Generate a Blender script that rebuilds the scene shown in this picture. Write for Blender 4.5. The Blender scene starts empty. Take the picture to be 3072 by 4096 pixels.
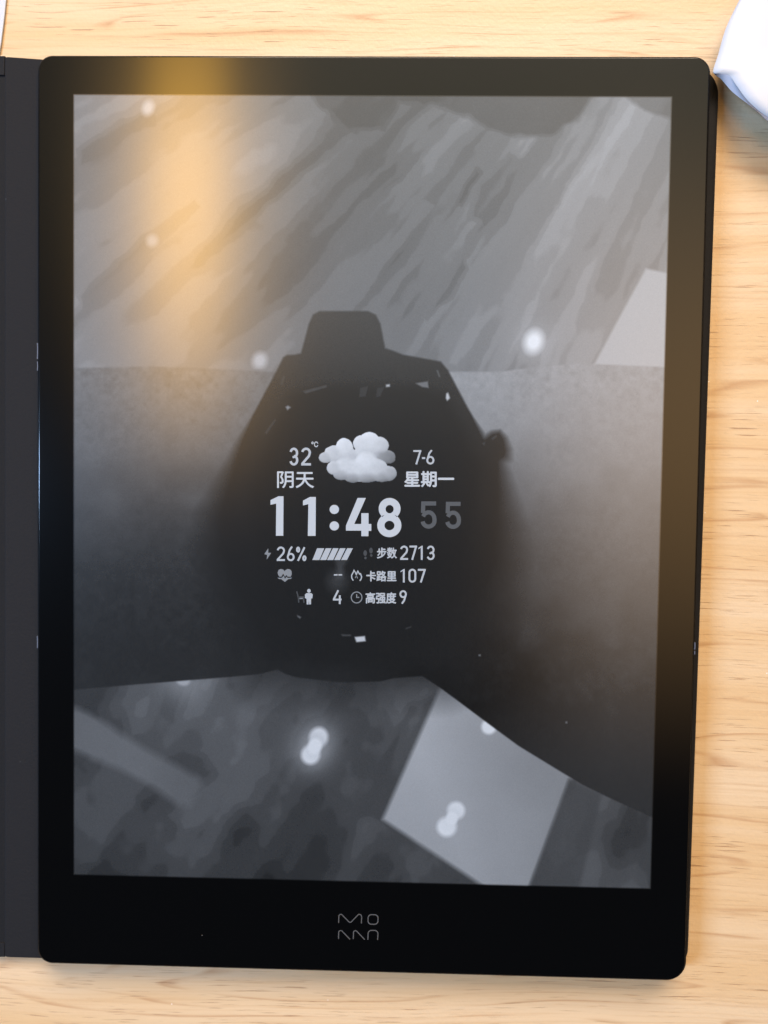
import bpy, bmesh, math
import numpy as np
from mathutils import Vector, Matrix

S = bpy.context.scene
COL = S.collection

# ------------------------------------------------------------------ camera
SCREEN_Z = 0.0090                      # height of the display above the table
FPX = 3076.0                           # focal length in photograph pixels (3072 x 4096 frame)
CAM_LOC = np.array([0.00892503, 0.00286681, 0.19888147 + SCREEN_Z])
_r = np.array([0.03505314, -0.02025377, -0.01446469])
_t = np.linalg.norm(_r); _k = _r / _t
_K = np.array([[0, -_k[2], _k[1]], [_k[2], 0, -_k[0]], [-_k[1], _k[0], 0]])
ROT = np.eye(3) + math.sin(_t) * _K + (1 - math.cos(_t)) * _K @ _K      # world -> camera

cam = bpy.data.cameras.new('camera')
cam.sensor_fit = 'VERTICAL'
cam.sensor_height = 24.0
cam.lens = 24.0 * FPX / 4096.0
cam.clip_start = 0.005
cam.clip_end = 50.0
cam.dof.use_dof = True
cam.dof.focus_distance = 0.1990
cam.dof.aperture_fstop = 5.0
cam_o = bpy.data.objects.new('camera', cam)
COL.objects.link(cam_o)
M4 = Matrix([list(r) + [0] for r in ROT.T] + [[0, 0, 0, 1]])
cam_o.matrix_world = Matrix.Translation(Vector(CAM_LOC)) @ M4
S.camera = cam_o

# ------------------------------------------------------------------ light
S.view_settings.view_transform = 'Standard'
S.view_settings.look = 'None'
S.view_settings.exposure = 0.0
S.view_settings.gamma = 1.0
w = bpy.data.worlds.new('World')
S.world = w
w.use_nodes = True
w.node_tree.nodes['Background'].inputs[0].default_value = (0.75, 0.88, 1.0, 1)
w.node_tree.nodes['Background'].inputs[1].default_value = 0.03


def area_lamp(name, loc, target, sx, sy, radiance, color, soft=False):
    l = bpy.data.lights.new(name, 'AREA')
    l.shape = 'RECTANGLE'
    l.size = sx
    l.size_y = sy
    l.energy = radiance * math.pi * sx * sy        # area lamp: W = radiance * pi * area
    l.color = color
    if soft:                                       # falloff added so its reflection in the glass fades softly
        l.use_nodes = True
        n = l.node_tree.nodes; k = l.node_tree.links
        em = n['Emission']
        g = n.new('ShaderNodeNewGeometry')
        sp = n.new('ShaderNodeSeparateXYZ')
        k.new(g.outputs['Parametric'], sp.inputs[0])
        fs = []
        for ax, wide in (('X', 0.36), ('Y', 0.5)):
            a = n.new('ShaderNodeMath'); a.operation = 'PINGPONG'; a.inputs[1].default_value = 0.5
            k.new(sp.outputs[ax], a.inputs[0])
            m = n.new('ShaderNodeMapRange'); m.interpolation_type = 'SMOOTHSTEP'
            m.inputs['From Min'].default_value = 0.0; m.inputs['From Max'].default_value = wide
            k.new(a.outputs[0], m.inputs['Value'])
            fs.append(m.outputs[0])
        p = n.new('ShaderNodeMath'); p.operation = 'MULTIPLY'
        k.new(fs[0], p.inputs[0]); k.new(fs[1], p.inputs[1])
        k.new(p.outputs[0], em.inputs['Strength'])
    o = bpy.data.objects.new(name, l)
    COL.objects.link(o)
    d = (Vector(target) - Vector(loc)).normalized()
    o.location = loc
    o.rotation_euler = d.to_track_quat('-Z', 'Y').to_euler()
    return o


# cool window light from the left, warm lamps to the upper right, lit ceiling above
area_lamp('window_light', (-1.32, 0.02, 1.30), (0, 0, 0), 0.14, 0.60, 160.0, (0.40, 0.63, 1.0))
area_lamp('warm_lamp', (0.15, 1.58, 1.34), (0, 0, 0), 1.30, 0.80, 20.5, (1.0, 0.83, 0.66))
area_lamp('strip_lamp', (-0.338, 0.46, 1.05), (-0.338, 0.46, 0), 0.18, 0.98, 12.5, (1.0, 0.51, 0.05), True)
area_lamp('strip_halo', (-0.345, 0.44, 1.08), (-0.345, 0.44, 0), 0.42, 1.10, 2.4, (1.0, 0.58, 0.18), True)  # added wide dim lamp, gives the broad peach halo in the glass
area_lamp('ceiling_glow', (0.15, 0.80, 1.36), (0.15, 0.80, 0), 2.4, 1.7, 1.0, (1.0, 0.90, 0.66), True)
area_lamp('side_glow', (0.68, 0.12, 1.32), (0.68, 0.12, 0), 1.1, 1.5, 2.6, (1.0, 0.60, 0.26), True)


# ------------------------------------------------------------------ pixel <-> plane
def unproject(u, v, z=SCREEN_Z):
    """photograph pixel -> point of the horizontal plane at height z (arrays welcome)"""
    u = np.asarray(u, float); v = np.asarray(v, float)
    d = np.stack([(u - 1536) / FPX, -(v - 2048) / FPX, -np.ones_like(u)], -1) @ ROT
    t = (z - CAM_LOC[2]) / d[..., 2]
    return CAM_LOC + d * t[..., None]


def project(p):
    c = (np.asarray(p) - CAM_LOC) @ ROT.T
    return 1536 + FPX * c[..., 0] / -c[..., 2], 2048 - FPX * c[..., 1] / -c[..., 2]


# ------------------------------------------------------------------ materials
def new_mat(name):
    m = bpy.data.materials.new(name)
    m.use_nodes = True
    return m, m.node_tree.nodes, m.node_tree.links, m.node_tree.nodes['Principled BSDF']


def plain(name, col, rough=0.5, spec=0.5, bump=0.0, scale=2000.0, vary=0.0):
    m, n, l, b = new_mat(name)
    b.inputs['Base Color'].default_value = (*col, 1)
    b.inputs['Roughness'].default_value = rough
    b.inputs['Specular IOR Level'].default_value = spec
    if bump or vary:
        tc = n.new('ShaderNodeTexCoord')
        nz = n.new('ShaderNodeTexNoise')
        nz.inputs['Scale'].default_value = scale
        nz.inputs['Detail'].default_value = 5
        l.new(tc.outputs['Object'], nz.inputs['Vector'])
        if bump:
            bp = n.new('ShaderNodeBump')
            bp.inputs['Strength'].default_value = bump
            bp.inputs['Distance'].default_value = 0.0002
            l.new(nz.outputs['Fac'], bp.inputs['Height'])
            l.new(bp.outputs['Normal'], b.inputs['Normal'])
        if vary:
            mx = n.new('ShaderNodeMix'); mx.data_type = 'RGBA'
            mx.inputs['A'].default_value = (*[c * (1 - vary) for c in col], 1)
            mx.inputs['B'].default_value = (*[min(1, c * (1 + vary)) for c in col], 1)
            l.new(nz.outputs['Fac'], mx.inputs['Factor'])
            l.new(mx.outputs['Result'], b.inputs['Base Color'])
    return m


def wood_material():
    m, n, l, b = new_mat('wood_laminate')
    tc = n.new('ShaderNodeTexCoord')

    def noise(scale_xy, scale, detail=4, rough=0.5, dist=0.0, off=(0, 0, 0), src=None):
        mp = n.new('ShaderNodeMapping')
        mp.inputs['Scale'].default_value = (scale_xy[0], scale_xy[1], 1)
        mp.inputs['Location'].default_value = off
        l.new(src or tc.outputs['Object'], mp.inputs['Vector'])
        t = n.new('ShaderNodeTexNoise')
        t.inputs['Scale'].default_value = scale
        t.inputs['Detail'].default_value = detail
        t.inputs['Roughness'].default_value = rough
        t.inputs['Distortion'].default_value = dist
        l.new(mp.outputs['Vector'], t.inputs['Vector'])
        return t.outputs['Fac']

    def ramp(fac, stops):
        r = n.new('ShaderNodeValToRGB')
        e = r.color_ramp.elements
        while len(e) < len(stops):
            e.new(0.5)
        for q, (p, c) in zip(e, stops):
            q.position = p
            q.color = (c, c, c, 1) if isinstance(c, (int, float)) else (*c, 1)
        l.new(fac, r.inputs['Fac'])
        return r.outputs['Color']

    def mix(a, bb, fac, mode='MIX'):
        x = n.new('ShaderNodeMix'); x.data_type = 'RGBA'; x.blend_type = mode
        for s, v in (('A', a), ('B', bb)):
            if isinstance(v, tuple):
                x.inputs[s].default_value = (*v, 1)
            else:
                l.new(v, x.inputs[s])
        if isinstance(fac, (int, float)):
            x.inputs['Factor'].default_value = fac
        else:
            l.new(fac, x.inputs['Factor'])
        return x.outputs['Result']

    # the grain wanders: offset the coordinates a little by a slow noise
    slow = n.new('ShaderNodeTexNoise')
    slow.inputs['Scale'].default_value = 9.0
    slow.inputs['Detail'].default_value = 2
    l.new(tc.outputs['Object'], slow.inputs['Vector'])
    sub = n.new('ShaderNodeVectorMath'); sub.operation = 'SUBTRACT'
    sub.inputs[1].default_value = (0.5, 0.5, 0.5)
    l.new(slow.outputs['Color'], sub.inputs[0])
    mul = n.new('ShaderNodeVectorMath'); mul.operation = 'MULTIPLY'
    mul.inputs[1].default_value = (0, 0.010, 0)
    l.new(sub.outputs[0], mul.inputs[0])
    add = n.new('ShaderNodeVectorMath'); add.operation = 'ADD'
    l.new(tc.outputs['Object'], add.inputs[0])
    l.new(mul.outputs[0], add.inputs[1])
    W = add.outputs[0]

    broad = noise((5, 75), 1.0, 3, 0.55, 0.3, (3, 1, 0), W)
    mid = noise((8, 300), 1.0, 4, 0.6, 0.2, (1, 7, 0), W)
    fine = noise((22, 1300), 1.0, 3, 0.6, 0.0, (5, 2, 0), W)
    pores = noise((85, 2300), 1.0, 2, 0.5, 0.0, (2, 9, 0), W)
    where = noise((9, 80), 1.0, 2, 0.5, 0.0, (8, 4, 0), W)
    pale, deep, brown = (0.60, 0.455, 0.295), (0.57, 0.40, 0.225), (0.46, 0.285, 0.14)
    c = mix(pale, deep, ramp(broad, [(0.38, 0.0), (0.62, 1.0)]))
    c = mix(c, brown, ramp(mid, [(0.57, 0.0), (0.76, 0.38)]))
    c = mix(c, (0.44, 0.26, 0.125), ramp(fine, [(0.48, 0.0), (0.72, 0.30)]))
    # growth rings seen as long thin lines: contours of a stretched noise
    rg = noise((3.5, 42), 1.0, 2, 0.45, 0.0, (6, 3, 0), W)
    rm = n.new('ShaderNodeMath'); rm.operation = 'MULTIPLY'; rm.inputs[1].default_value = 13.0
    l.new(rg, rm.inputs[0])
    rf = n.new('ShaderNodeMath'); rf.operation = 'FRACT'
    l.new(rm.outputs[0], rf.inputs[0])
    rings = ramp(rf.outputs[0], [(0.0, 0.0), (0.78, 0.05), (0.93, 0.62), (1.0, 0.0)])
    brk = ramp(noise((28, 260), 1.0, 2, 0.5, 0.0, (4, 4, 0), W), [(0.42, 0.0), (0.60, 1.0)])
    rr = n.new('ShaderNodeMath'); rr.operation = 'MULTIPLY'
    l.new(rings, rr.inputs[0]); l.new(brk, rr.inputs[1])
    c = mix(c, (0.36, 0.19, 0.085), rr.outputs[0])
    mm = n.new('ShaderNodeMath'); mm.operation = 'MULTIPLY'
    l.new(ramp(pores, [(0.61, 0.0), (0.69, 0.7)]), mm.inputs[0])
    l.new(ramp(where, [(0.36, 0.08), (0.58, 1.0)]), mm.inputs[1])
    c = mix(c, (0.25, 0.13, 0.06), mm.outputs[0])
    # stray pale specks: dust, plus table sparkle painted into the colour
    vo = n.new('ShaderNodeTexVoronoi'); vo.inputs['Scale'].default_value = 230.0
    l.new(tc.outputs['Object'], vo.inputs['Vector'])
    sc = n.new('ShaderNodeSeparateColor')
    l.new(vo.outputs['Color'], sc.inputs[0])
    pick = n.new('ShaderNodeMath'); pick.operation = 'GREATER_THAN'; pick.inputs[1].default_value = 0.80
    l.new(sc.outputs[0], pick.inputs[0])
    near = n.new('ShaderNodeMath'); near.operation = 'LESS_THAN'; near.inputs[1].default_value = 0.032
    l.new(vo.outputs['Distance'], near.inputs[0])
    dust = n.new('ShaderNodeMath'); dust.operation = 'MULTIPLY'
    l.new(pick.outputs[0], dust.inputs[0]); l.new(near.outputs[0], dust.inputs[1])
    c = mix(c, (0.85, 0.84, 0.84), dust.outputs[0])
    l.new(c, b.inputs['Base Color'])
    b.inputs['Roughness'].default_value = 0.42
    b.inputs['Specular IOR Level'].default_value = 0.35
    # pebbled lacquer and shallow pores
    peb = n.new('ShaderNodeTexNoise')
    peb.inputs['Scale'].default_value = 900.0
    peb.inputs['Detail'].default_value = 3
    l.new(tc.outputs['Object'], peb.inputs['Vector'])
    hs = n.new('ShaderNodeMath'); hs.operation = 'MULTIPLY_ADD'
    hs.inputs[1].default_value = -0.7
    l.new(mm.outputs[0], hs.inputs[0])
    l.new(peb.outputs['Fac'], hs.inputs[2])
    bp = n.new('ShaderNodeBump')
    bp.inputs['Strength'].default_value = 0.35
    bp.inputs['Distance'].default_value = 0.00025
    l.new(hs.outputs[0], bp.inputs['Height'])
    l.new(bp.outputs['Normal'], b.inputs['Normal'])
    return m


def add_dust(m, scale, keep, radius):
    """a few stray specks of dust lying on a dark surface"""
    n, l = m.node_tree.nodes, m.node_tree.links
    b = n['Principled BSDF']
    base = tuple(b.inputs['Base Color'].default_value)
    tc = n.new('ShaderNodeTexCoord')
    vo = n.new('ShaderNodeTexVoronoi'); vo.inputs['Scale'].default_value = scale
    l.new(tc.outputs['Object'], vo.inputs['Vector'])
    sc = n.new('ShaderNodeSeparateColor')
    l.new(vo.outputs['Color'], sc.inputs[0])
    pick = n.new('ShaderNodeMath'); pick.operation = 'GREATER_THAN'; pick.inputs[1].default_value = 1 - keep
    l.new(sc.outputs[0], pick.inputs[0])
    near = n.new('ShaderNodeMath'); near.operation = 'LESS_THAN'; near.inputs[1].default_value = radius
    l.new(vo.outputs['Distance'], near.inputs[0])
    d = n.new('ShaderNodeMath'); d.operation = 'MULTIPLY'
    l.new(pick.outputs[0], d.inputs[0]); l.new(near.outputs[0], d.inputs[1])
    mx = n.new('ShaderNodeMix'); mx.data_type = 'RGBA'
    mx.inputs['A'].default_value = base
    mx.inputs['B'].default_value = (0.10, 0.10, 0.105, 1)
    l.new(d.outputs[0], mx.inputs['Factor'])
    l.new(mx.outputs['Result'], b.inputs['Base Color'])
    return m


GLASS_ROUGH = 0.12
SCREEN_SPEC = 0.85
M_WOOD = wood_material()
M_GLASS = plain('black_cover_glass', (0.0012, 0.0013, 0.0016), GLASS_ROUGH, 0.5)
add_dust(M_GLASS, 170.0, 0.10, 0.022)
M_BODY = plain('black_plastic_shell', (0.0025, 0.0025, 0.003), 0.6, 0.08, 0.15, 1500)
M_COVER = plain('dark_leatherette', (0.0115, 0.0115, 0.0130), 0.75, 0.14, 0.55, 1300, 0.25)
add_dust(M_COVER, 260.0, 0.25, 0.028)
M_SCUFF_GLINT = plain('worn_edge_glint', (0.07, 0.08, 0.11), 0.4, 0.4)
M_GROOVE = plain('cover_groove_fabric', (0.007, 0.007, 0.008), 0.8, 0.2, 0.5, 1500)
M_PAPER = plain('white_paper', (0.49, 0.515, 0.56), 0.5, 0.3)
M_LAV = plain('lavender_paper_edge', (0.86, 0.80, 0.84), 0.55, 0.3)
M_LOGO = plain('grey_logo_print', (0.082, 0.084, 0.088), 0.3, 0.4)

EINK = (0.84, 0.965, 1.11)          # slight e-paper tint, strengthened to paint in the cool window light


def lin(g):
    g = np.asarray(g, float) / 255.0
    return np.where(g <= 0.04045, g / 12.92, ((g + 0.055) / 1.055) ** 2.4)


KALB = 0.62


def ink(name, g):
    a = float(lin(g)) * KALB
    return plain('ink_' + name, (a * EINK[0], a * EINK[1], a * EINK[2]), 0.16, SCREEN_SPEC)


# ------------------------------------------------------------------ object helpers
def link(name, me, mat, parent=None):
    o = bpy.data.objects.new(name, me)
    COL.objects.link(o)
    if mat:
        me.materials.clear()
        me.materials.append(mat)
    if parent:
        o.parent = parent
        o.matrix_parent_inverse = Matrix.Identity(4)
    return o


def smooth(me, ang=40):
    for p in me.polygons:
        p.use_smooth = True
    try:
        me.set_sharp_from_angle(angle=math.radians(ang))
    except Exception:
        pass


def thing(name, label, cat):
    o = bpy.data.objects.new(name, None)
    COL.objects.link(o)
    o.empty_display_size = 0.02
    o['label'] = label
    o['category'] = cat
    return o


def round_outline(corners, radii, seg=10):
    """rounded polygon through 2-D corners (counter-clockwise or not)"""
    pts = []
    k = len(corners)
    for i in range(k):
        p = Vector(corners[i]); a = Vector(corners[i - 1]); c = Vector(corners[(i + 1) % k])
        da = (a - p).normalized(); dc = (c - p).normalized()
        ang = da.angle(dc)
        r = radii[i]
        t = r / math.tan(ang / 2)
        cen = p + (da + dc).normalized() * (r / math.sin(ang / 2))
        s = (p + da * t) - cen; e = (p + dc * t) - cen
        a0 = math.atan2(s.y, s.x); a1 = math.atan2(e.y, e.x)
        dlt = (a1 - a0 + math.pi) % (2 * math.pi) - math.pi
        for j in range(seg + 1):
            q = a0 + dlt * j / seg
            pts.append((cen.x + r * math.cos(q), cen.y + r * math.sin(q)))
    return pts


def inset(pts, d):
    """offset a closed 2-D outline inwards by d (negative = outwards)"""
    P = np.array(pts)
    area = 0.5 * np.sum(P[:, 0] * np.roll(P[:, 1], -1) - np.roll(P[:, 0], -1) * P[:, 1])
    s = 1 if area > 0 else -1
    t = np.roll(P, -1, 0) - np.roll(P, 1, 0)
    t /= np.linalg.norm(t, axis=1)[:, None] + 1e-12
    nrm = np.stack([-t[:, 1], t[:, 0]], 1) * s
    return P + nrm * d


def slab_mesh(name, outline, z0, z1, bev=0.0004, bev_low=None, seg=4):
    """solid slab with rounded top and bottom edges"""
    bm = bmesh.new()
    rings = []
    bl = bev if bev_low is None else bev_low
    prof = []
    for j in range(seg + 1):
        a = math.pi / 2 * j / seg
        prof.append((bl * (1 - math.sin(a)), z0 + bl * (1 - math.cos(a))))
    for j in range(seg + 1):
        a = math.pi / 2 * j / seg
        prof.append((bev * (1 - math.cos(a)), z1 - bev * (1 - math.sin(a))))
    prof = [(bl + 0.00015, z0)] + prof + [(bev + 0.00015, z1)]   # flat rims keep the big faces' shading flat
    for d, z in prof:
        q = inset(outline, d)
        rings.append([bm.verts.new((x, y, z)) for x, y in q])
    k = len(outline)
    for a, b in zip(rings, rings[1:]):
        for i in range(k):
            bm.faces.new((a[i], a[(i + 1) % k], b[(i + 1) % k], b[i]))
    bm.faces.new(rings[-1])
    bm.faces.new(rings[0][::-1])
    bmesh.ops.recalc_face_normals(bm, faces=bm.faces)
    me = bpy.data.meshes.new(name)
    bm.to_mesh(me)
    bm.free()
    smooth(me, 35)
    for p in me.polygons:
        if len(p.vertices) > 4 or abs(p.normal.z) > 0.9999:
            p.use_smooth = False
    return me


def px_poly(pts, z):
    P = np.array(pts, float)
    return [(q[0], q[1]) for q in unproject(P[:, 0], P[:, 1], z)]


# ------------------------------------------------------------------ table
bm = bmesh.new()
tx, ty, th = 0.70, 0.42, 0.025
out = round_outline([(-tx, -ty), (tx, -ty), (tx, ty), (-tx, ty)], [0.02] * 4, 6)
bm.free()
table = link('table', slab_mesh('table', out, -th, 0.0, 0.002), M_WOOD)
table['label'] = 'pale wood-grain table top that everything lies on'
table['category'] = 'table'

# ------------------------------------------------------------------ folio cover
cover = thing('folio_cover', 'dark grey leatherette folio cover lying open under the tablet', 'cover')
# back panel, lying under the tablet and a little proud of its right side
zc = 0.0026
bp_px = [(140, 262), (2878, 262), (2750, 3880), (150, 3850)]
q = px_poly(bp_px, zc)
back = link('back_panel', slab_mesh('back_panel', round_outline(q, [0.004, 0.0075, 0.006, 0.004]), 0.0003, zc + 0.0008, 0.0012), M_COVER, cover)
# spine flap to the left of the tablet with the pressed hinge groove
zs = 0.0032
GX0, GX1, GY0, GY1 = -40, 17, 300, 3772
sp = px_poly([(GX1, 224), (215, 238), (215, 3837), (GX1, 3831)], zs)
spine = link('spine_flap', slab_mesh('spine_flap', round_outline(sp, [0.0008] * 4, 4), 0.0016, zs, 0.0005, 0.0003, 5), M_COVER, cover)
fp_ = px_poly([(-2300, 205), (GX0, 221), (GX0, 3830), (-2300, 3826)], zs)
front = link('front_flap', slab_mesh('front_flap', round_outline(fp_, [0.004, 0.0002, 0.0002, 0.004], 5), 0.0003, zs, 0.0006), M_COVER, cover)
hg = px_poly([(GX0 - 2, 225), (GX1 + 2, 225), (GX1 + 2, 3829), (GX0 - 2, 3829)], zs)
link('hinge_groove', slab_mesh('hinge_groove', hg, 0.0012, zs - 0.0005, 0.0001), M_GROOVE, cover)
for (y0, y1) in ((222, GY0), (GY1, 3830)):
    hb = px_poly([(GX0 - 1, y0), (GX1 + 1, y0), (GX1 + 1, y1), (GX0 - 1, y1)], zs)
    link('hinge_end', slab_mesh('hinge_end', hb, 0.0014, zs - 0.00008, 0.0003), M_COVER, cover)

# ------------------------------------------------------------------ tablet
tablet = thing('e_reader', 'black e-paper tablet whose screen shows a watch face reading 11:48', 'e-reader')
z_body0 = zc + 0.0010
g_px = [(146, 216), (2848, 221), (2747, 3930), (145, 3858)]
gq = px_poly(g_px, SCREEN_Z)
gout = round_outline(gq, [0.0040, 0.0042, 0.0052, 0.0042], 14)
bodyo = [tuple(p) for p in inset(gout, 0.00005)]
link('body_shell', slab_mesh('body_shell', bodyo, z_body0, SCREEN_Z - 0.00035, 0.0005, 0.0026, 6), M_BODY, tablet)
glo = [tuple(p) for p in inset(gout, 0.00055)]
glass = link('bezel_glass', slab_mesh('bezel_glass', glo, SCREEN_Z - 0.0012, SCREEN_Z, 0.00022, 0.0001, 4), M_GLASS, tablet)


# rim wear, with its bluish edge glints painted as bright slivers
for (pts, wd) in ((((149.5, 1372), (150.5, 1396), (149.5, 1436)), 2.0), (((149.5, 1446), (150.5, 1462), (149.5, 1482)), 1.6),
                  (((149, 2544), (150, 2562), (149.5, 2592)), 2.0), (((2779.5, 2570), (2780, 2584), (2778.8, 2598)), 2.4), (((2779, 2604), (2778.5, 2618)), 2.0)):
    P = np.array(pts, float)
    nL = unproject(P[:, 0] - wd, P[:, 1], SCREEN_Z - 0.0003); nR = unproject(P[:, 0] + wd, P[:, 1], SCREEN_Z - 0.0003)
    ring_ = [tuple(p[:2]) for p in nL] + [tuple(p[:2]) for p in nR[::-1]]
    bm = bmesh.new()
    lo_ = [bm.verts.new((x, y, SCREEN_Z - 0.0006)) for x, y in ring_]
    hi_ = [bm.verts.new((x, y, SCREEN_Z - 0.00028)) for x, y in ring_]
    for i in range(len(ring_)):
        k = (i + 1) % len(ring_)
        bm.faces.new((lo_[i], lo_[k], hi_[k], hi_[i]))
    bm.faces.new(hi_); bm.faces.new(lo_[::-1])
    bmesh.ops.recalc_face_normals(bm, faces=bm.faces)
    me = bpy.data.meshes.new('edge_scuff_glint'); bm.to_mesh(me); bm.free()
    link('edge_scuff_glint', me, M_SCUFF_GLINT, tablet)


# ---- the picture on the display, computed as grey levels of e-paper --------------
TW, TH = 1020, 1360
SW, SH = 0.1524, 0.1524 * 1.33600
ii, jj = np.meshgrid((np.arange(TW) + 0.5) / TW, (np.arange(TH) + 0.5) / TH)
PU, PV = project(np.stack([(ii - 0.5) * SW, (jj - 0.5) * SH, np.full_like(ii, SCREEN_Z)], -1))
DX = PU / 1.85172                       # work in a frame 1659 wide
DY = PV / 1.85172


def hash2(ix, iy, seed):
    h = (ix.astype(np.int64) * 374761393 + iy.astype(np.int64) * 668265263 + seed * 974634777) & 0xffffffff
    h = ((h ^ (h >> 13)) * 1274126177) & 0xffffffff
    h = h ^ (h >> 16)
    return (h & 0xffffff) / float(0xffffff)


def vnoise(x, y, seed=0):
    ix = np.floor(x); iy = np.floor(y)
    fx = x - ix; fy = y - iy
    fx = fx * fx * (3 - 2 * fx); fy = fy * fy * (3 - 2 * fy)
    a = hash2(ix, iy, seed); b_ = hash2(ix + 1, iy, seed)
    c = hash2(ix, iy + 1, seed); d = hash2(ix + 1, iy + 1, seed)
    return (a * (1 - fx) + b_ * fx) * (1 - fy) + (c * (1 - fx) + d * fx) * fy


def fbm(x, y, seed=0, oct_=4, gain=0.5):
    s = 0; a = 1; t = 0
    for o in range(oct_):
        s = s + a * vnoise(x * 2 ** o, y * 2 ** o, seed + 17 * o); t += a; a *= gain
    return s / t


def sdf(poly, x=None, y=None):
    """signed distance to a polygon, positive inside"""
    x = DX if x is None else x; y = DY if y is None else y
    P = np.array(poly, float)
    d2 = np.full(x.shape, 1e12); inside = np.zeros(x.shape, bool)
    for (ax, ay), (bx, by) in zip(P, np.roll(P, -1, 0)):
        ex, ey = bx - ax, by - ay
        t = np.clip(((x - ax) * ex + (y - ay) * ey) / (ex * ex + ey * ey + 1e-9), 0, 1)
        d2 = np.minimum(d2, (x - ax - t * ex) ** 2 + (y - ay - t * ey) ** 2)
        if ay != by:
            cond = (ay > y) != (by > y)
            inside ^= cond & (x < (bx - ax) * (y - ay) / (by - ay) + ax)
    d = np.sqrt(d2)
    return np.where(inside, d, -d)


def mask(poly, soft=2.0, x=None, y=None):
    return np.clip(sdf(poly, x, y) / (2 * soft) + 0.5, 0, 1)


def put(g, m, v):
    return g * (1 - m) + v * m


def blob(cx, cy, rx, ry, soft=0.25, rot=0.0):
    c, s = math.cos(rot), math.sin(rot)
    x = (DX - cx) * c + (DY - cy) * s; y = -(DX - cx) * s + (DY - cy) * c
    r = np.sqrt((x / rx) ** 2 + (y / ry) ** 2)
    return np.clip((1 + soft - r) / (2 * soft), 0, 1)


def glow(cx, cy, r):
    return np.exp(-((DX - cx) ** 2 + (DY - cy) ** 2) / (r * r))


# warped coordinates make the posterised patches ragged
wx = DX + 14 * (fbm(DX / 34, DY / 34, 91, 3) - 0.5)
wy = DY + 14 * (fbm(DX / 34, DY / 34, 92, 3) - 0.5)
phi = np.arctan2(wy + 805, 1963 - wx)
rad = np.hypot(wy + 805, 1963 - wx)
streak = 0.55 * vnoise(phi * 26, rad / 620, 3) + 0.30 * vnoise(phi * 62, rad / 300, 5) + 0.15 * vnoise(phi * 130, rad / 200, 7)
cloudy = fbm(wx / 150, wy / 150, 21, 4)

# upper ground
G = 110 + 58 * (streak - 0.5) + 26 * (cloudy - 0.5) + 32 * np.clip((DX - 850) / 400, 0, 1)
G += 20 * np.clip((650 - DX) / 300, 0, 1)
top_dark = [(655, 190), (700, 240), (755, 278), (830, 281), (865, 225), (925, 222), (985, 240), (1045, 268),
            (1100, 292), (1190, 296), (1240, 262), (1290, 190)]
G = put(G, mask(top_dark, 7, wx, wy) * 0.7, 80 + 12 * (cloudy - 0.5))
G = put(G, mask([(1060, 190), (1184, 190), (1168, 252), (1100, 235)], 5, wx, wy) * 0.7, 102)
G = put(G, mask([(1330, 190), (1460, 190), (1460, 262), (1390, 240)], 5, wx, wy) * 0.6, 92)
for poly, v, a, so in (
        ([(915, 435), (934, 440), (775, 660), (735, 700), (720, 690), (850, 520)], 150, 0.55, 5),
        ([(1135, 505), (1160, 515), (1085, 640), (985, 790), (962, 788), (1060, 640)], 158, 0.85, 5),
        ([(1195, 440), (1215, 400), (1225, 405), (1205, 455)], 150, 0.8, 4),
        ([(1040, 400), (1100, 330), (1125, 345), (1080, 440), (1050, 480), (1015, 470)], 108, 0.55, 7),
        ([(985, 440), (1030, 360), (1045, 370), (1000, 450)], 104, 0.6, 4),
        ([(1000, 560), (940, 650), (925, 690), (975, 640), (1010, 580)], 108, 0.55, 5),
        ([(180, 740), (330, 600), (420, 520), (440, 545), (330, 650), (200, 770)], 146, 0.45, 7),
        ([(170, 640), (300, 520), (420, 430), (430, 445), (300, 560), (180, 660)], 108, 0.5, 7),
        ([(165, 510), (290, 400), (400, 330), (410, 345), (300, 430), (170, 540)], 142, 0.35, 7),
        ([(170, 320), (260, 260), (330, 240), (330, 270), (260, 300), (180, 350)], 104, 0.45, 7),
        ([(620, 520), (700, 420), (790, 330), (800, 345), (720, 450), (640, 545)], 112, 0.5, 7),
        ([(560, 470), (700, 330), (760, 290), (770, 310), (690, 380), (580, 500)], 148, 0.4, 7),
        ([(1180, 420), (1060, 600), (1040, 680), (1080, 660), (1200, 450)], 140, 0.4, 7)):
    G = put(G, mask(poly, so + 1.5, wx, wy) * a * 0.85, v - 16)
# soft posterising, as the coarse grey levels of the panel leave it
Q = 12.0
lev = np.floor(G / Q); fr = G / Q - lev
G = 0.25 * G + 0.75 * Q * (lev + np.clip((fr - 0.5) / 0.22 + 0.5, 0, 1))
G = put(G, mask([(1395, 580), (1450, 592), (1450, 800), (1282, 790)], 3.5), 182)

# the sleeve: lit along its upper rim, dark towards the watch and below
edge = np.interp(DX, [150, 330, 470, 560, 640, 900, 985, 1080, 1160, 1260, 1460], [795, 792, 797, 802, 806, 806, 803, 803, 792, 785, 794])
arm = np.clip((DY - edge) / 5 + 0.5, 0, 1)
side = np.clip((DX - 750) / 150, 0, 1)
fz = fbm(DX / 13, DY / 13, 41, 4, 0.65) - 0.5
fzb = fbm(DX / 60, DY / 60, 47, 3) - 0.5
yy = DY + 170 * fzb + 120 * fz
aL = np.interp(yy, [790, 850, 930, 1010, 1100, 1200, 1300, 1420, 1500], [116, 116, 108, 96, 76, 58, 49, 45, 47])
aR = np.interp(yy, [790, 850, 930, 1010, 1100, 1200, 1300, 1420, 1520, 1700], [158, 155, 146, 134, 114, 98, 84, 64, 53, 51])
aR = aR - 38 * np.clip((1320 - DX) / 300, 0, 1) * np.clip((DY - 930) / 200, 0, 1) * np.clip((1750 - DY) / 300, 0.3, 1)
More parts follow.
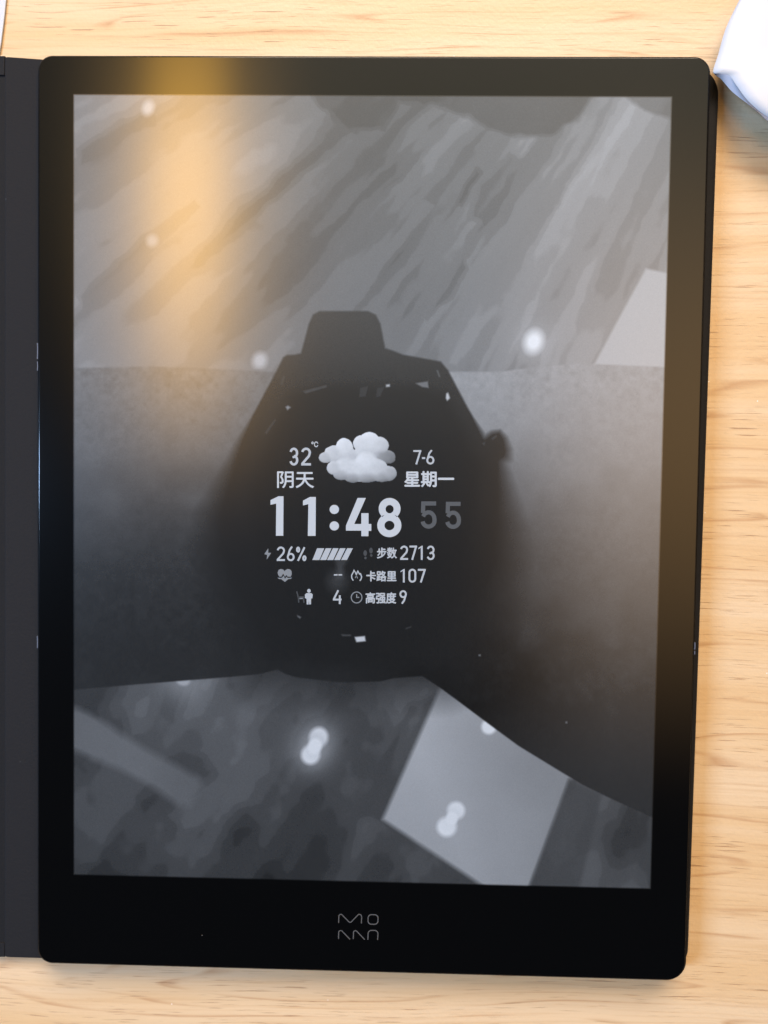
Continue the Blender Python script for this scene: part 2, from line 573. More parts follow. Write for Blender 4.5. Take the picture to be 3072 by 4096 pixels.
A_ = aL * (1 - side) + aR * side + (30 * fz + 18 * fzb) * np.clip((1500 - DY) / 300, 0.12, 1)
G = put(G, arm, A_)

# the floor below the sleeve
low = [(150, 1492), (160, 1490), (300, 1478), (400, 1470), (500, 1462), (560, 1456), (600, 1446), (615, 1455), (640, 1463),
       (700, 1470), (740, 1474), (820, 1472), (850, 1465), (912, 1460), (950, 1485), (1000, 1522), (1060, 1567),
       (1120, 1611), (1200, 1660), (1260, 1696), (1330, 1730), (1415, 1768), (1460, 1790), (1460, 2000), (150, 2000)]
F = 80 + 60 * (streak - 0.5) + 60 * (cloudy - 0.5) - 10 * np.clip((DY - 1700) / 200, 0, 1)
F = put(F, glow(690, 1850, 70) * 0.7, 50)
F = put(F, mask([(560, 1860), (640, 1740), (690, 1690), (720, 1700), (640, 1830), (600, 1900)], 8, wx, wy) * 0.35, 62)
F = put(F, mask([(430, 1620), (520, 1500), (590, 1465), (600, 1490), (540, 1560), (470, 1660)], 9, wx, wy) * 0.5, 98)
F = put(F, mask([(420, 1715), (470, 1690), (480, 1730), (440, 1780), (400, 1790), (370, 1760)], 8, wx, wy) * 0.6, 92)
F = put(F, mask([(235, 1650), (330, 1690), (270, 1760), (195, 1810), (180, 1790)], 16, wx, wy) * 0.45, 90)
F = put(F, mask([(840, 1780), (880, 1700), (950, 1580), (940, 1500), (880, 1520), (830, 1640), (780, 1760)], 8, wx, wy) * 0.4, 58)
lev = np.floor(F / 10.0); fr = F / 10.0 - lev
F = 0.25 * F + 0.75 * 10.0 * (lev + np.clip((fr - 0.5) / 0.22 + 0.5, 0, 1))
F = put(F, mask([(150, 1526), (190, 1538), (290, 1604), (428, 1678), (438, 1700), (412, 1742), (392, 1742), (330, 1700), (255, 1660), (150, 1618)], 10, wx * 0.4 + DX * 0.6, wy * 0.4 + DY * 0.6) * 0.85, 112 - 14 * np.clip((DX - 300) / 150, 0, 1))
panel = mask([(958, 1470), (1300, 1660), (1229, 1684), (1140, 1925), (1060, 1925), (826, 1770)], 6)
F = put(F, panel, 160 - 22 * np.clip((DX - 0.4 * (DY - 1700) - 1000) / 200, -0.3, 1) + 16 * (cloudy - 0.5) + 8 * np.clip((1700 - DY) / 200, -1, 1))
F = put(F, mask([(1229, 1684), (1140, 1925), (1250, 1925), (1300, 1715)], 5) * 0.7, 72)
for cx, cy, r, gr, ga, sq in ((688, 1593, 20, 46, 0.55, 1.1), (671, 1630, 20, 42, 0.55, 1.05), (680, 1612, 15, 30, 0.3, 1.2),
                              (985, 1751, 19, 32, 0.3, 1.0), (965, 1786, 21, 34, 0.3, 1.0), (976, 1768, 13, 20, 0.2, 1.2), (1056, 1570, 16, 32, 0.3, 1.0), (395, 1468, 16, 46, 0.55, 0.8)):
    F = put(F, glow(cx, cy, gr) * ga, 165)
    F = put(F, blob(cx, cy, r, r * sq, 0.24, 0.35), 222 if cx > 500 else 165)
G = put(G, mask(low, 1.8), F)
for cx, cy, rx, ry, v in ((1153, 738, 19, 24, 240), (561, 779, 15, 17, 185), (320, 233, 12, 16, 185), (329, 520, 12, 13, 160)):
    if cx > 1000:
        G = put(G, glow(cx, cy, 40) * 0.45, 190)
    G = put(G, blob(cx, cy, rx, ry, 0.5, 0.3) * np.clip((800 - DY) / 4, 0, 1), v)

# the watch in the picture
strap = [(650, 763), (657, 738), (667, 700), (676, 680), (690, 672), (795, 672), (812, 680), (822, 700),
         (832, 752), (850, 758), (870, 766), (952, 781), (968, 800), (1010, 880), (1047, 943), (1062, 933), (1080, 930),
         (1093, 945), (1101, 972), (1099, 990), (1088, 1000), (1100, 1060), (1108, 1130), (1112, 1220), (1040, 1440), (960, 1478),
         (560, 1470), (470, 1300), (438, 1190), (446, 1110), (480, 1032), (518, 948), (540, 908), (600, 796), (612, 772), (620, 767), (638, 766)]
d = sdf(strap)
sw = np.interp(DY, [0, 900, 1000, 1150, 1500], [2.0, 2.6, 14, 40, 75])
m = np.clip(d / (2 * sw) + 0.5, 0, 1)
Wt = np.interp(DY, [670, 760, 850, 1000, 1200, 1480], [72, 66, 55, 45, 37, 34])
G = put(G, m, Wt)
inner = [(600, 900), (625, 850), (690, 830), (900, 832), (965, 850), (1000, 920), (1040, 1010), (1000, 1300), (900, 1440), (680, 1440), (560, 1290), (540, 1050)]
G = put(G, mask(inner, 14) * 0.5, np.interp(DY, [830, 1100, 1450], [42, 36, 32]))
for poly, v, a in (
        ([(898, 828), (924, 824), (926, 838), (912, 836)], 190, 0.9), ([(964, 850), (968, 848), (972, 860), (966, 866), (963, 860)], 225, 1),
        ([(617, 879), (622, 876), (628, 880), (621, 886)], 215, 1), ([(655, 845), (705, 832), (706, 836), (660, 850)], 120, 0.8),
        ([(778, 838), (795, 834), (790, 856), (776, 858)], 95, 0.8), ([(815, 838), (830, 836), (822, 856), (812, 858)], 95, 0.8),
        ([(834, 831), (842, 830), (842, 835), (834, 836)], 220, 1), ([(943, 800), (946, 800), (951, 814), (948, 814)], 170, 0.8),
        ([(572, 935), (594, 905), (596, 908), (576, 938)], 100, 0.8), ([(606, 830), (612, 812), (615, 814), (609, 832)], 110, 0.7),
        ([(642, 1329), (650, 1333), (648, 1336), (643, 1332)], 190, 1), ([(766, 1376), (788, 1374), (790, 1385), (770, 1387)], 235, 1),
        ([(736, 1370), (758, 1371), (758, 1374), (740, 1374)], 130, 0.8), ([(876, 1357), (888, 1353), (888, 1355), (877, 1359)], 120, 0.8),
        ([(1062, 947), (1072, 940), (1073, 943), (1064, 950)], 120, 0.8), ([(1042, 958), (1048, 955), (1046, 962)], 120, 0.8),
        ([(1034, 1414), (1038, 1414), (1038, 1417), (1034, 1417)], 210, 1), ([(1222, 1559), (1225, 1559), (1225, 1562), (1222, 1562)], 210, 1)):
    G = put(G, mask(poly, 1.8) * a * (0.9 if v > 215 else 0.6), v - 14)
# faint reflection in the watch crystal below the bars
G = put(G, mask([(722, 1208), (752, 1208), (742, 1225), (742, 1250), (726, 1252), (728, 1225)], 5) * 0.5, 92)
G = put(G, blob(728, 1255, 20, 22, 0.6) * 0.45, 88)
# fine grain and a darkened border that softens the panel edge
rng = np.random.default_rng(4)
G = G + rng.normal(0, 2.4, G.shape)

# the weather cloud: puffs lit from the upper left
cu = (PU - 1000) * 1.8033; cv = (PV - 1680) * 1.8033
shape = np.full(G.shape, -1e9); hgt = np.full(G.shape, -1e9); shade = np.zeros(G.shape); order = np.zeros(G.shape)
puffs = [  # centre, radii, brightness, layer
    (985, 265, 65, 48, 150, 0), (1010, 282, 38, 30, 140, 0), (930, 250, 80, 50, 160, 0),
    (545, 270, 48, 40, 190, 1), (610, 245, 75, 62, 205, 1), (680, 205, 64, 74, 222, 1), (700, 262, 90, 62, 205, 1),
    (815, 170, 72, 62, 215, 1), (860, 160, 78, 74, 225, 1), (925, 185, 76, 66, 210, 1), (850, 235, 100, 66, 208, 1),
    (610, 345, 56, 52, 200, 2), (690, 340, 86, 76, 214, 2), (840, 305, 84, 84, 226, 2), (790, 360, 130, 86, 214, 2),
    (900, 355, 95, 82, 208, 2), (1000, 385, 58, 55, 190, 2), (660, 390, 60, 44, 178, 2), (950, 405, 70, 42, 176, 2),
    (740, 410, 62, 42, 172, 2), (845, 408, 80, 44, 174, 2)]
cm = np.zeros(G.shape); cg = np.zeros(G.shape); best = np.full(G.shape, -1e9)
wob = 7 * (fbm(cu / 26, cv / 26, 61, 3) - 0.5)
for (cx, cy, rx, ry, br, ly) in puffs:
    rr = ((cu + wob - cx) / rx) ** 2 + ((cv + wob - cy) / ry) ** 2
    h = np.sqrt(np.clip(1 - rr, 0, 1))
    prio = ly * 0.28 + h
    nx = (cu - cx) / rx; ny = (cv - cy) / ry
    val = br - 26 * np.clip(ny, -0.6, 1) * np.clip(rr, 0, 1) - 10 * np.clip(nx, -1, 1) - 6 * np.clip(rr - 0.55, 0, 1)
    wgt = np.where(rr < 1, np.exp(5.5 * prio), 0)
    cg += wgt * val; cm += wgt
cval = cg / np.maximum(cm, 1e-9) + 2
cval -= 26 * np.clip((cv - 385) / 60, 0, 1) + 14 * np.clip((cu - 930) / 130, 0, 1)
cval = cval + 10 * (fbm(cu / 12, cv / 12, 63, 3) - 0.5)
lowest = np.full(G.shape, 9.0)
for (cx, cy, rx, ry, br, ly) in puffs:
    lowest = np.minimum(lowest, ((cu + wob - cx) / rx) ** 2 + ((cv + wob - cy) / ry) ** 2)
CM = np.clip((1 - lowest) / 0.07 + 0.35, 0, 1)
GC = put(G, CM, cval)
G_final = GC

alb = lin(np.clip(G_final, 8, 245)) * KALB
bx = np.minimum(ii, 1 - ii) * SW; by = np.minimum(jj, 1 - jj) * SH
fade = np.clip(np.minimum(bx, by) / 0.00055, 0, 1)
alb = alb * (0.06 + 0.94 * fade * fade * (3 - 2 * fade))
pix = np.ones((TH, TW, 4), np.float32)
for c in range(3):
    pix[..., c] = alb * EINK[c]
img = bpy.data.images.new('display_picture', TW, TH, float_buffer=True)
img.colorspace_settings.name = 'Non-Color'
img.pixels.foreach_set(pix.ravel())
img.update()
img.pack()

m_, n_, l_, b_ = new_mat('e_paper_display')
ti = n_.new('ShaderNodeTexImage')
ti.image = img
ti.extension = 'EXTEND'
l_.new(ti.outputs['Color'], b_.inputs['Base Color'])
b_.inputs['Roughness'].default_value = 0.16
b_.inputs['Specular IOR Level'].default_value = SCREEN_SPEC
M_SCREEN = m_


def uv_plane(me):
    while me.uv_layers:
        me.uv_layers.remove(me.uv_layers[0])
    uv = me.uv_layers.new(name='UVMap')
    for lp in me.loops:
        c = me.vertices[lp.vertex_index].co
        uv.data[lp.index].uv = (c.x / SW + 0.5, c.y / SH + 0.5)


ZS = SCREEN_Z + 0.00003
me = bpy.data.meshes.new('display')
me.from_pydata([(-SW / 2, -SH / 2, ZS), (SW / 2, -SH / 2, ZS), (SW / 2, SH / 2, ZS), (-SW / 2, SH / 2, ZS)], [], [(0, 1, 2, 3)])
uv_plane(me)
screen = link('display', me, M_SCREEN, tablet)

# ------------------------------------------------------------------ print on the display
ZT = ZS + 0.00002
I_WHITE = ink('white', 214)
I_PALE = ink('pale', 200)
I_MID = ink('mid', 150)
I_GREY = ink('grey', 100)
I_DIM = ink('dim', 84)


def zpx(u, v):
    """coordinates read in the enlarged view of the watch face -> photograph pixels"""
    return 1000 + u / 1.8033, 1680 + v / 1.8033


def curve_mesh(cu_):
    o = bpy.data.objects.new('tmp', cu_)
    COL.objects.link(o)
    dg = bpy.context.evaluated_depsgraph_get()
    dg.update()
    me = bpy.data.meshes.new_from_object(o.evaluated_get(dg))
    bpy.data.objects.remove(o)
    bpy.data.curves.remove(cu_)
    return me


def to_plane(me, z, up=True):
    k = len(me.vertices)
    co = np.empty(k * 3)
    me.vertices.foreach_get('co', co)
    co = co.reshape(k, 3)
    p = unproject(co[:, 0], co[:, 1], z)
    me.vertices.foreach_set('co', p.ravel())
    me.update()
    bm = bmesh.new(); bm.from_mesh(me)
    bmesh.ops.remove_doubles(bm, verts=bm.verts, dist=1e-7)
    for f in bm.faces:
        f.normal_update()
        if f.normal.z < 0:
            f.normal_flip()
    bm.to_mesh(me); bm.free()
    return me


def flat(name, loops, mat, parent, z=ZT, conv=zpx, raw=False):
    """filled flat shape from closed loops (inner loops become holes)"""
    cu_ = bpy.data.curves.new('c', 'CURVE')
    cu_.dimensions = '2D'
    cu_.fill_mode = 'BOTH'
    for lp in loops:
        sp_ = cu_.splines.new('POLY')
        sp_.points.add(len(lp) - 1)
        for p, (u, v) in zip(sp_.points, lp):
            a, b = conv(u, v)
            p.co = (a, -b, 0, 1)
        sp_.use_cyclic_u = True
    me = curve_mesh(cu_)
    for v in me.vertices:
        v.co.y = -v.co.y; v.co.z = 0
    me.name = name
    if raw:
        return me
    return link(name, to_plane(me, z), mat, parent)


def text(name, body, box, mat, parent=None, bold=0.0, conv=zpx, z=ZT, raw=False):
    cu_ = bpy.data.curves.new('t', 'FONT')
    cu_.body = body
    cu_.offset = bold
    cu_.resolution_u = 4
    me = curve_mesh(cu_)
    k = len(me.vertices)
    co = np.empty(k * 3); me.vertices.foreach_get('co', co); co = co.reshape(k, 3)
    lo, hi = co.min(0), co.max(0)
    u = box[0] + (co[:, 0] - lo[0]) / (hi[0] - lo[0]) * (box[2] - box[0])
    v = box[3] - (co[:, 1] - lo[1]) / (hi[1] - lo[1]) * (box[3] - box[1])
    a, b = conv(u, v)
    co = np.stack([a, b, np.zeros_like(a)], 1)
    me.vertices.foreach_set('co', co.ravel())
    me.name = name
    if raw:
        return me
    return link(name, to_plane(me, z), mat, parent)


def stack(meshes, name, mat, parent, z=ZT):
    """several flat pieces of one glyph, each 3 microns above the last, as one mesh"""
    bm = bmesh.new()
    for i, me in enumerate(meshes):
        to_plane(me, z + 3e-6 * i)
        bm.from_mesh(me)
        bpy.data.meshes.remove(me)
    me = bpy.data.meshes.new(name)
    bm.to_mesh(me); bm.free()
    return link(name, me, mat, parent)


def thick_text(name, body, box, mat, parent, grow):
    parts = []
    offs = [(0, 0), (-grow, 0), (grow, 0), (0, -grow), (0, grow)]
    for dx, dy in offs:
        o = text(name, body, (box[0] + dx + grow, box[1] + dy + grow, box[2] + dx - grow, box[3] + dy - grow), None, None, raw=True)
        parts.append(o)
    return stack(parts, name, mat, parent)


def ell(cx, cy, rx, ry, k=28, a0=0.0):
    return [(cx + rx * math.cos(a0 + 2 * math.pi * i / k), cy + ry * math.sin(a0 + 2 * math.pi * i / k)) for i in range(k)]

def stroke(pts, wd):
    """outline of a thick polyline"""
    P = [Vector(p) for p in pts]
    L, R = [], []
    for i, p in enumerate(P):
        d1 = (P[i] - P[i - 1]).normalized() if i else (P[1] - P[0]).normalized()
        d2 = (P[i + 1] - P[i]).normalized() if i < len(P) - 1 else d1
        t = (d1 + d2)
        t = t.normalized() if t.length > 1e-6 else d1
        nn = Vector((-t.y, t.x))
        k_ = wd / 2 / max(0.55, abs(nn.dot(Vector((-d1.y, d1.x)))))
        L.append(tuple(p + nn * k_)); R.append(tuple(p - nn * k_))
    return L + R[::-1]


def ear(cx, cy, rx, ry, a0, a1, k=12):
    return [(cx + rx * math.cos(math.radians(a0 + (a1 - a0) * i / k)), cy + ry * math.sin(math.radians(a0 + (a1 - a0) * i / k))) for i in range(k + 1)]


def numeral(ch, box, wd):
    """narrow upright numerals drawn with one pen width: list of pieces, each a list of loops"""
    x0, y0, x1, y1 = box
    h = wd / 2
    a, b, c, d = x0 + h, y0 + h, x1 - h, y1 - h          # pen centre limits
    mx, W, Hh = (a + c) / 2, c - a, d - b
    r = W / 2

    def st(p):
        return [stroke(p, wd)]

    def ring(cx, cy, rx, ry):
        return [ell(cx, cy, rx + h, ry + h, 32), ell(cx, cy, max(1, rx - h), max(1, ry - h), 32)]
    if ch == '0':
        return [[round_outline([(x0, y0), (x1, y0), (x1, y1), (x0, y1)], [(x1 - x0) * 0.499] * 4, 9),
                 round_outline([(x0 + wd, y0 + wd), (x1 - wd, y0 + wd), (x1 - wd, y1 - wd), (x0 + wd, y1 - wd)], [(x1 - x0 - 2 * wd) * 0.499] * 4, 9)]]
    if ch == '1':
        s1 = x0 + (x1 - x0) * 0.72
        return [[[(s1 - wd, y1), (s1 - wd, y0 + Hh * 0.17), (x0, y0 + Hh * 0.30), (x0, y0 + Hh * 0.19), (s1 - wd * 0.4, y0), (s1, y0), (s1, y1)]]]
    if ch == '2':
        return [st(ear(mx, b + r, r, r, 188, 375) + [(c - W * 0.12, b + Hh * 0.47), (a, d - h * 0.6), ]), [[(x0, y1 - wd), (x1, y1 - wd), (x1, y1), (x0, y1)]]]
    if ch == '3':
        q = Hh * 0.265
        return [st(ear(mx, b + q, r * 0.96, q, 195, 450)), st(ear(mx, d - q, r, q * 1.02, 270, 525)), [[(mx - W * 0.18, b + 2 * q - h * 0.85), (mx + 2, b + 2 * q - h * 0.85), (mx + 2, b + 2 * q + h), (mx - W * 0.18, b + 2 * q + h)]]]
    if ch == '4':
        return [st([(x0 + (x1 - x0) * 0.62, y0), (a, y0 + Hh * 0.74)]), [[(x0, y0 + Hh * 0.70), (x1, y0 + Hh * 0.70), (x1, y0 + Hh * 0.70 + wd), (x0, y0 + Hh * 0.70 + wd)]],
                [[(c - W * 0.12 - h, y0 + Hh * 0.42), (c - W * 0.12 + h, y0 + Hh * 0.42), (c - W * 0.12 + h, y1), (c - W * 0.12 - h, y1)]]]
    if ch == '5':
        q = Hh * 0.31
        return [[[(x0 + wd * 0.2, y0), (x1 - wd * 0.1, y0), (x1 - wd * 0.1, y0 + wd), (x0 + wd * 0.2, y0 + wd)]], st([(a + h * 0.35, y0), (a + h * 0.2, y0 + Hh * 0.50)]),
                st(ear(mx, d - q, r, q, 205, 360, 8) + ear(mx, d - r, r, r, 0, 172, 10))]
    if ch == '6':
        q = min(r * 1.08, Hh * 0.31)
        return [ring(mx, d - q, r, q), st([(mx + W * 0.22, y0), (mx - W * 0.18, y0 + Hh * 0.27), (a + 0.5, d - q * 1.25), (a, d - q)])]
    if ch == '9':
        q = min(r * 1.08, Hh * 0.31)
        return [ring(mx, b + q, r, q), st([(mx - W * 0.22, y1), (mx + W * 0.18, y1 - Hh * 0.27), (c - 0.5, b + q * 1.25), (c, b + q)])]
    if ch == '7':
        return [[[(x0, y0), (x1, y0), (x1, y0 + wd), (x0, y0 + wd)]], st([(c, y0 + wd * 0.4), (x0 + (x1 - x0) * 0.36, y1)])]
    if ch == '%':
        e = (x1 - x0) * 0.2
        return [ring(x0 + e, y0 + Hh * 0.22, e - h, Hh * 0.2 - h * 0.4), ring(x1 - e, y1 - Hh * 0.22, e - h, Hh * 0.2 - h * 0.4), st([(x1 - e * 0.9, y0 + Hh * 0.02), (x0 + e * 0.9, y1)])]
    return [[[(x0, y0), (x1, y0), (x1, y1), (x0, y1)]]]


def digits(name, items, wd, mat, parent):
    """one printed number: items = (character, box) read in the enlarged view"""
    ms = []
    for ch, box in items:
        for loops in numeral(ch, box, wd):
            ms.append(flat('p', loops, None, None, raw=True))
    return stack(ms, name, mat, parent)


# weather row
digits('temperature_text', [('3', (283, 199, 349, 328)), ('2', (369, 199, 440, 328))], 17, I_PALE, screen)
text('degree_sign', '℃', (442, 155, 492, 196), I_PALE, screen, 0.03)
thick_text('weather_text', '阴天', (195, 370, 462, 492), I_WHITE, screen, 2.0)
digits('date_text', [('7', (1178, 217, 1236, 320)), ('-', (1240, 268, 1264, 281)), ('6', (1272, 217, 1330, 321))], 13.5, I_PALE, screen)
thick_text('weekday_text', '星期一', (1112, 368, 1473, 485), I_WHITE, screen, 3.2)
# the cloud is its own sheet with its outline cut from the picture of it
cl = []
for t in np.linspace(0, 2 * math.pi, 160, endpoint=False):
    dirv = (math.cos(t), math.sin(t))
    r = 5.0; far = 0
    for r in np.arange(20, 330, 2.0):
        x, y = 790 + dirv[0] * r, 300 + dirv[1] * r
        if any(((x - cx) / rx) ** 2 + ((y - cy) / ry) ** 2 < 1.0 for (cx, cy, rx, ry, br, ly) in puffs):
            far = r
    cl.append((790 + dirv[0] * (far + 4), 300 + dirv[1] * (far + 4)))
cloud = flat('cloud_icon', [cl], M_SCREEN, screen)
uv_plane(cloud.data)

# clock digits
ONE = [(148, 578), (205, 550), (242, 550), (240, 835), (187, 835), (189, 602), (148, 612)]
flat('clock_digit', [ONE], I_WHITE, screen)
flat('clock_digit', [[(382, 582), (432, 555), (475, 555), (473, 836), (417, 836), (421, 607), (382, 616)]], I_WHITE, screen)
flat('clock_colon', [ell(608, 645, 34, 33), ell(608, 764, 34, 33)], I_WHITE, screen)
flat('clock_digit', [[(776, 562), (836, 562), (752, 750), (803, 750), (803, 672), (855, 672), (855, 750), (875, 750), (875, 800),
                      (855, 800), (854, 838), (803, 838), (803, 798), (692, 798), (692, 762)]], I_WHITE, screen)


def eight():
    P = []
    for a in np.linspace(-65, 245, 40):            # big lower bowl, open at the top
        q_ = math.radians(a)
        P.append((1005 + 87 * math.cos(q_), 760 + 85 * math.sin(q_)))
    for a in np.linspace(130, 410, 36):
        q_ = math.radians(a)
        P.append((1007 + 79 * math.cos(q_), 640 + 78 * math.sin(q_)))
    return P


flat('clock_digit', [eight(), ell(1007, 643, 29, 30), ell(1006, 761, 36, 34)], I_WHITE, screen)
digits('seconds_digit', [('5', (1230, 587, 1346, 784))], 30, I_GREY, screen)
digits('seconds_digit', [('5', (1408, 590, 1522, 786))], 30, I_GREY, screen)

# battery row
flat('charging_icon', [[(132, 925), (103, 968), (124, 972), (120, 1008), (153, 958), (131, 958)]], I_MID, screen)
digits('battery_text', [('2', (193, 913, 252, 1017)), ('6', (266, 913, 322, 1018)), ('%', (332, 916, 407, 1016))], 13.5, I_PALE, screen)
for (a, b, c, d_) in ((484, 536, 500, 450), (546, 588, 550, 505), (598, 639, 600, 556), (649, 690, 649, 607), (701, 742, 699, 657)):
    flat('battery_bar', [[(a, 925), (b, 925), (c, 1010), (d_, 1010)]], I_PALE, screen)
for sx, sy in ((831, 960), (873, 942)):
    flat('footprint_icon', [ell(sx, sy, 13, 21, 16)], I_DIM, screen)
    flat('footprint_icon', [ell(sx + 2, sy + 35, 9, 10, 12)], I_DIM, screen)
thick_text('steps_text', '步数', (915, 919, 1060, 1000), I_PALE, screen, 2.4)
digits('steps_count', [('2', (1083, 906, 1140, 1009)), ('7', (1150, 906, 1205, 1009)), ('1', (1214, 906, 1258, 1009)), ('3', (1274, 906, 1332, 1010))], 13.5, I_PALE, screen)
# heart row
HEART = [(250, 1090), (240, 1079), (222, 1074), (206, 1082), (199, 1100), (203, 1118), (212, 1130), (226, 1130), (240, 1108), (252, 1132), (262, 1118),
         (272, 1130), (294, 1130), (301, 1112), (300, 1092), (290, 1078), (272, 1074), (258, 1081)]
flat('heart_icon', [HEART], I_MID, screen)
flat('heart_icon', [[(198, 1137), (230, 1139), (242, 1122), (252, 1145), (264, 1130), (272, 1139), (305, 1137), (292, 1147), (276, 1148), (252, 1168), (226, 1148), (208, 1146)]], I_MID, screen)
for a in (605, 638):
    flat('dash_mark', [[(a, 1112), (a + 27, 1112), (a + 27, 1122), (a, 1122)]], I_PALE, screen)


flat('flame_icon', [stroke([(745, 1158), (734, 1140), (733, 1120), (745, 1098), (750, 1084), (762, 1104), (768, 1120), (772, 1100), (778, 1090), (790, 1112), (797, 1108), (805, 1130), (802, 1146), (792, 1160)], 8)], I_PALE, screen)
flat('flame_icon', [stroke([(758, 1140), (768, 1122), (776, 1142)], 6)], I_MID, screen)
thick_text('calorie_text', '卡路里', (838, 1087, 1057, 1165), I_PALE, screen, 2.4)
digits('calorie_count', [('1', (1086, 1074, 1128, 1172)), ('0', (1143, 1073, 1199, 1173)), ('7', (1211, 1074, 1268, 1172))], 13.5, I_PALE, screen)
# stand row
flat('chair_icon', [stroke([(337, 1236), (350, 1285), (352, 1318)], 9)], I_DIM, screen)
flat('chair_icon', [stroke([(350, 1278), (384, 1276), (390, 1318)], 9)], I_DIM, screen)
flat('chair_icon', [[(356, 1284), (384, 1282), (384, 1290), (357, 1292)]], I_MID, screen)
flat('standing_icon', [ell(425, 1232, 13, 14, 18)], I_PALE, screen)
flat('standing_icon', [[(406, 1249), (442, 1249), (452, 1258), (450, 1286), (441, 1288), (440, 1330), (426, 1330), (425, 1296), (422, 1330), (409, 1330), (408, 1290), (396, 1284), (396, 1260)]], I_PALE, screen)
digits('stand_count', [('4', (598, 1228, 660, 1328))], 13.5, I_PALE, screen)
flat('timer_icon', [ell(769, 1280, 42, 43, 36), ell(769, 1280, 35, 36, 36)], I_MID, screen)
flat('timer_icon', [[(766, 1256), (773, 1256), (773, 1276), (788, 1276), (788, 1283), (766, 1283)]], I_MID, screen)
thick_text('intensity_text', '高强度', (833, 1242, 1055, 1325), I_PALE, screen, 2.4)
digits('intensity_count', [('9', (1078, 1228, 1131, 1325))], 13, I_PALE, screen)

# ------------------------------------------------------------------ maker's mark on the bezel
ZL = SCREEN_Z + 0.00003


def lpx(u, v):
    return 1250 + u / 4.1475, 3600 + v / 4.1475


def arc(cx, cy, r, a0, a1, k=6):
    return [(cx + r * math.cos(math.radians(a0 + (a1 - a0) * i / k)), cy + r * math.sin(math.radians(a0 + (a1 - a0) * i / k))) for i in range(k + 1)]


LW = 15
flat('brand_letter', [stroke([(433, 378), (437, 285)] + arc(470, 272, 33, 185, 315, 7) + [(600, 358)] + arc(625, 345, 26, 125, 50, 4) + [(750, 252)] + arc(778, 270, 33, 225, 355, 7) + [(816, 285), (810, 388)], LW)], M_LOGO, tablet, ZL, lpx)
flat('brand_letter', [round_outline([(915, 234), (1096, 238), (1092, 412), (913, 408)], [62] * 4, 8),
                      round_outline([(930, 250), (1081, 253), (1077, 396), (928, 393)], [50] * 4, 8)], M_LOGO, tablet, ZL, lpx)
flat('brand_letter', [stroke([(432, 644), (434, 550)] + arc(468, 540, 33, 185, 315, 7) + [(622, 652)], LW)], M_LOGO, tablet, ZL, lpx)
flat('brand_letter', [stroke([(676, 648), (680, 552)] + arc(712, 542, 33, 185, 315, 7) + [(866, 657)], LW)], M_LOGO, tablet, ZL, lpx)
flat('brand_letter', [stroke([(918, 660), (922, 560)] + arc(978, 560, 56, 185, 270, 6) + arc(1028, 562, 58, 272, 358, 6) + [(1080, 662)], LW)], M_LOGO, tablet, ZL, lpx)


# ------------------------------------------------------------------ curled paper, upper right
paper = thing('curled_paper', 'glossy white curled sheet with pale lavender lower edge beside the tablet corner', 'paper')


def catmull(P, k=8):
    P = [np.array(p, float) for p in P]
    P = [2 * P[0] - P[1]] + P + [2 * P[-1] - P[-2]]
    o = []
    for i in range(1, len(P) - 2):
        for j in range(k):
            t = j / k
            o.append(0.5 * (2 * P[i] + (P[i + 1] - P[i - 1]) * t + (2 * P[i - 1] - 5 * P[i] + 4 * P[i + 1] - P[i + 2]) * t * t + (3 * P[i] - P[i - 1] - 3 * P[i + 1] + P[i + 2]) * t ** 3))
    o.append(P[-2])
    return o


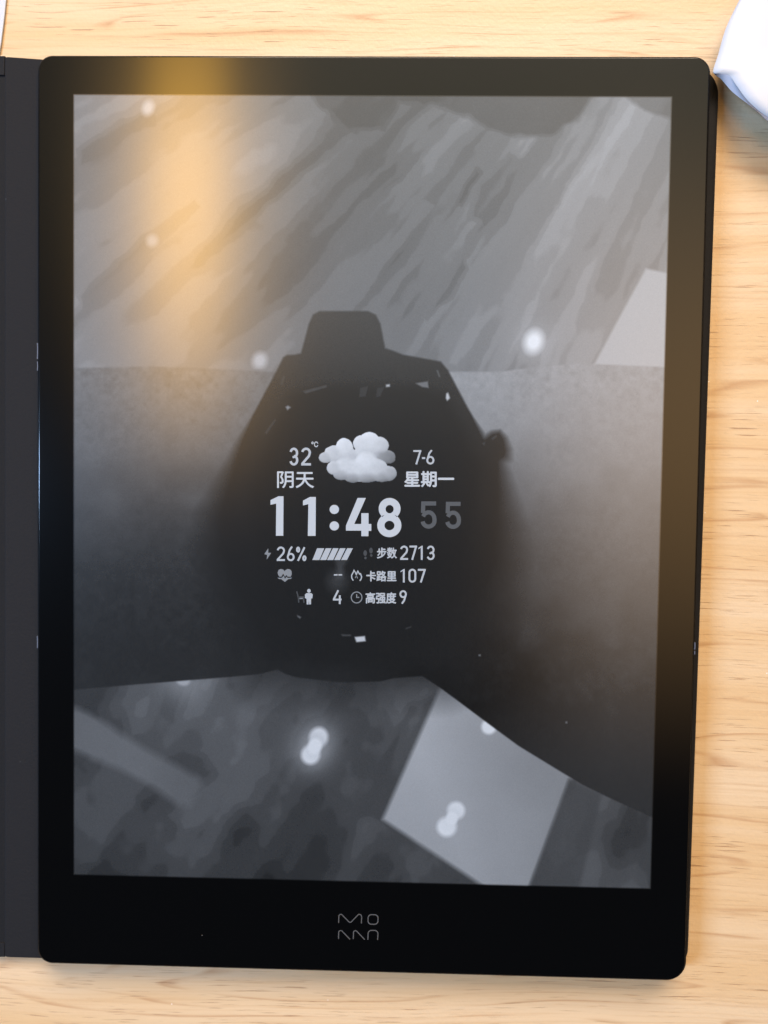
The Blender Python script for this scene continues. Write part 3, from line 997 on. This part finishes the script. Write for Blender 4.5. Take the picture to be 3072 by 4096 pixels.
# rows of (pixel u, pixel v, height): sheet rises towards its curled lower edge
edge_row = catmull([(2962, -10, .006), (2906, 108, .0066), (2874, 215, .0072), (2853, 286, .0078), (2882, 294, .0082), (2919, 305, .0086), (2948, 345, .0092), (2996, 407, .0098), (3072, 469, .010), (3200, 540, .010)], 8)
lip_row = catmull([(2961, -9, .005), (2905, 109, .0056), (2873, 216, .0062), (2855, 289, .0066), (2886, 318, .0064), (2928, 366, .0066), (2990, 415, .0075), (3036, 452, .0085), (3078, 487, .0088), (3205, 556, .009)], 8)
far_row = catmull([(3300, -500, .006), (3400, -400, .006), (3450, -200, .006), (3500, 0, .006), (3520, 80, .006), (3550, 150, .006), (3580, 220, .006), (3600, 300, .006), (3640, 380, .006), (3680, 460, .006)], 8)


def world_row(r):
    return [tuple(unproject(p[0], p[1], p[2])) for p in r]


E_, Lp, Fr = world_row(edge_row), world_row(lip_row), world_row(far_row)


def grid_mesh(name, rows):
    k = len(rows[0])
    v = [p for r in rows for p in r]
    f = [(a * k + i, a * k + i + 1, (a + 1) * k + i + 1, (a + 1) * k + i) for a in range(len(rows) - 1) for i in range(k - 1)]
    me = bpy.data.meshes.new(name)
    me.from_pydata(v, [], f)
    bm = bmesh.new(); bm.from_mesh(me)
    bmesh.ops.recalc_face_normals(bm, faces=bm.faces)
    bm.to_mesh(me); bm.free()
    smooth(me, 60)
    return me


def lerp_row(a, b, t, lift=0.0):
    return [tuple(np.array(p) * (1 - t) + np.array(q_) * t + np.array((0, 0, lift))) for p, q_ in zip(a, b)]


rows = [lerp_row(E_, Fr, t, 0.004 * math.sin(math.pi * min(1, t * 1.2)) * 0.4) for t in np.linspace(0, 1, 14)]
sheet = link('sheet', grid_mesh('sheet', rows), M_PAPER, paper)
sol = sheet.modifiers.new('thickness', 'SOLIDIFY'); sol.thickness = 0.0002; sol.offset = -1
lip = link('curled_edge', grid_mesh('curled_edge', [E_, lerp_row(E_, Lp, 0.5), Lp]), M_LAV, paper)

# white sheet peeking in at the upper left
q = px_poly([(-900, -700), (40, -700), (24, 0), (17, 70), (5, 165), (-3, 215), (-20, 225), (-900, 180)], 0.0006)
sh = link('paper_sheet', slab_mesh('paper_sheet', q, 0.0001, 0.0006, 0.00015, 0.0001, 2), M_PAPER)
sh['label'] = 'white paper sheet just showing at the top left corner above the open cover'
sh['category'] = 'paper'
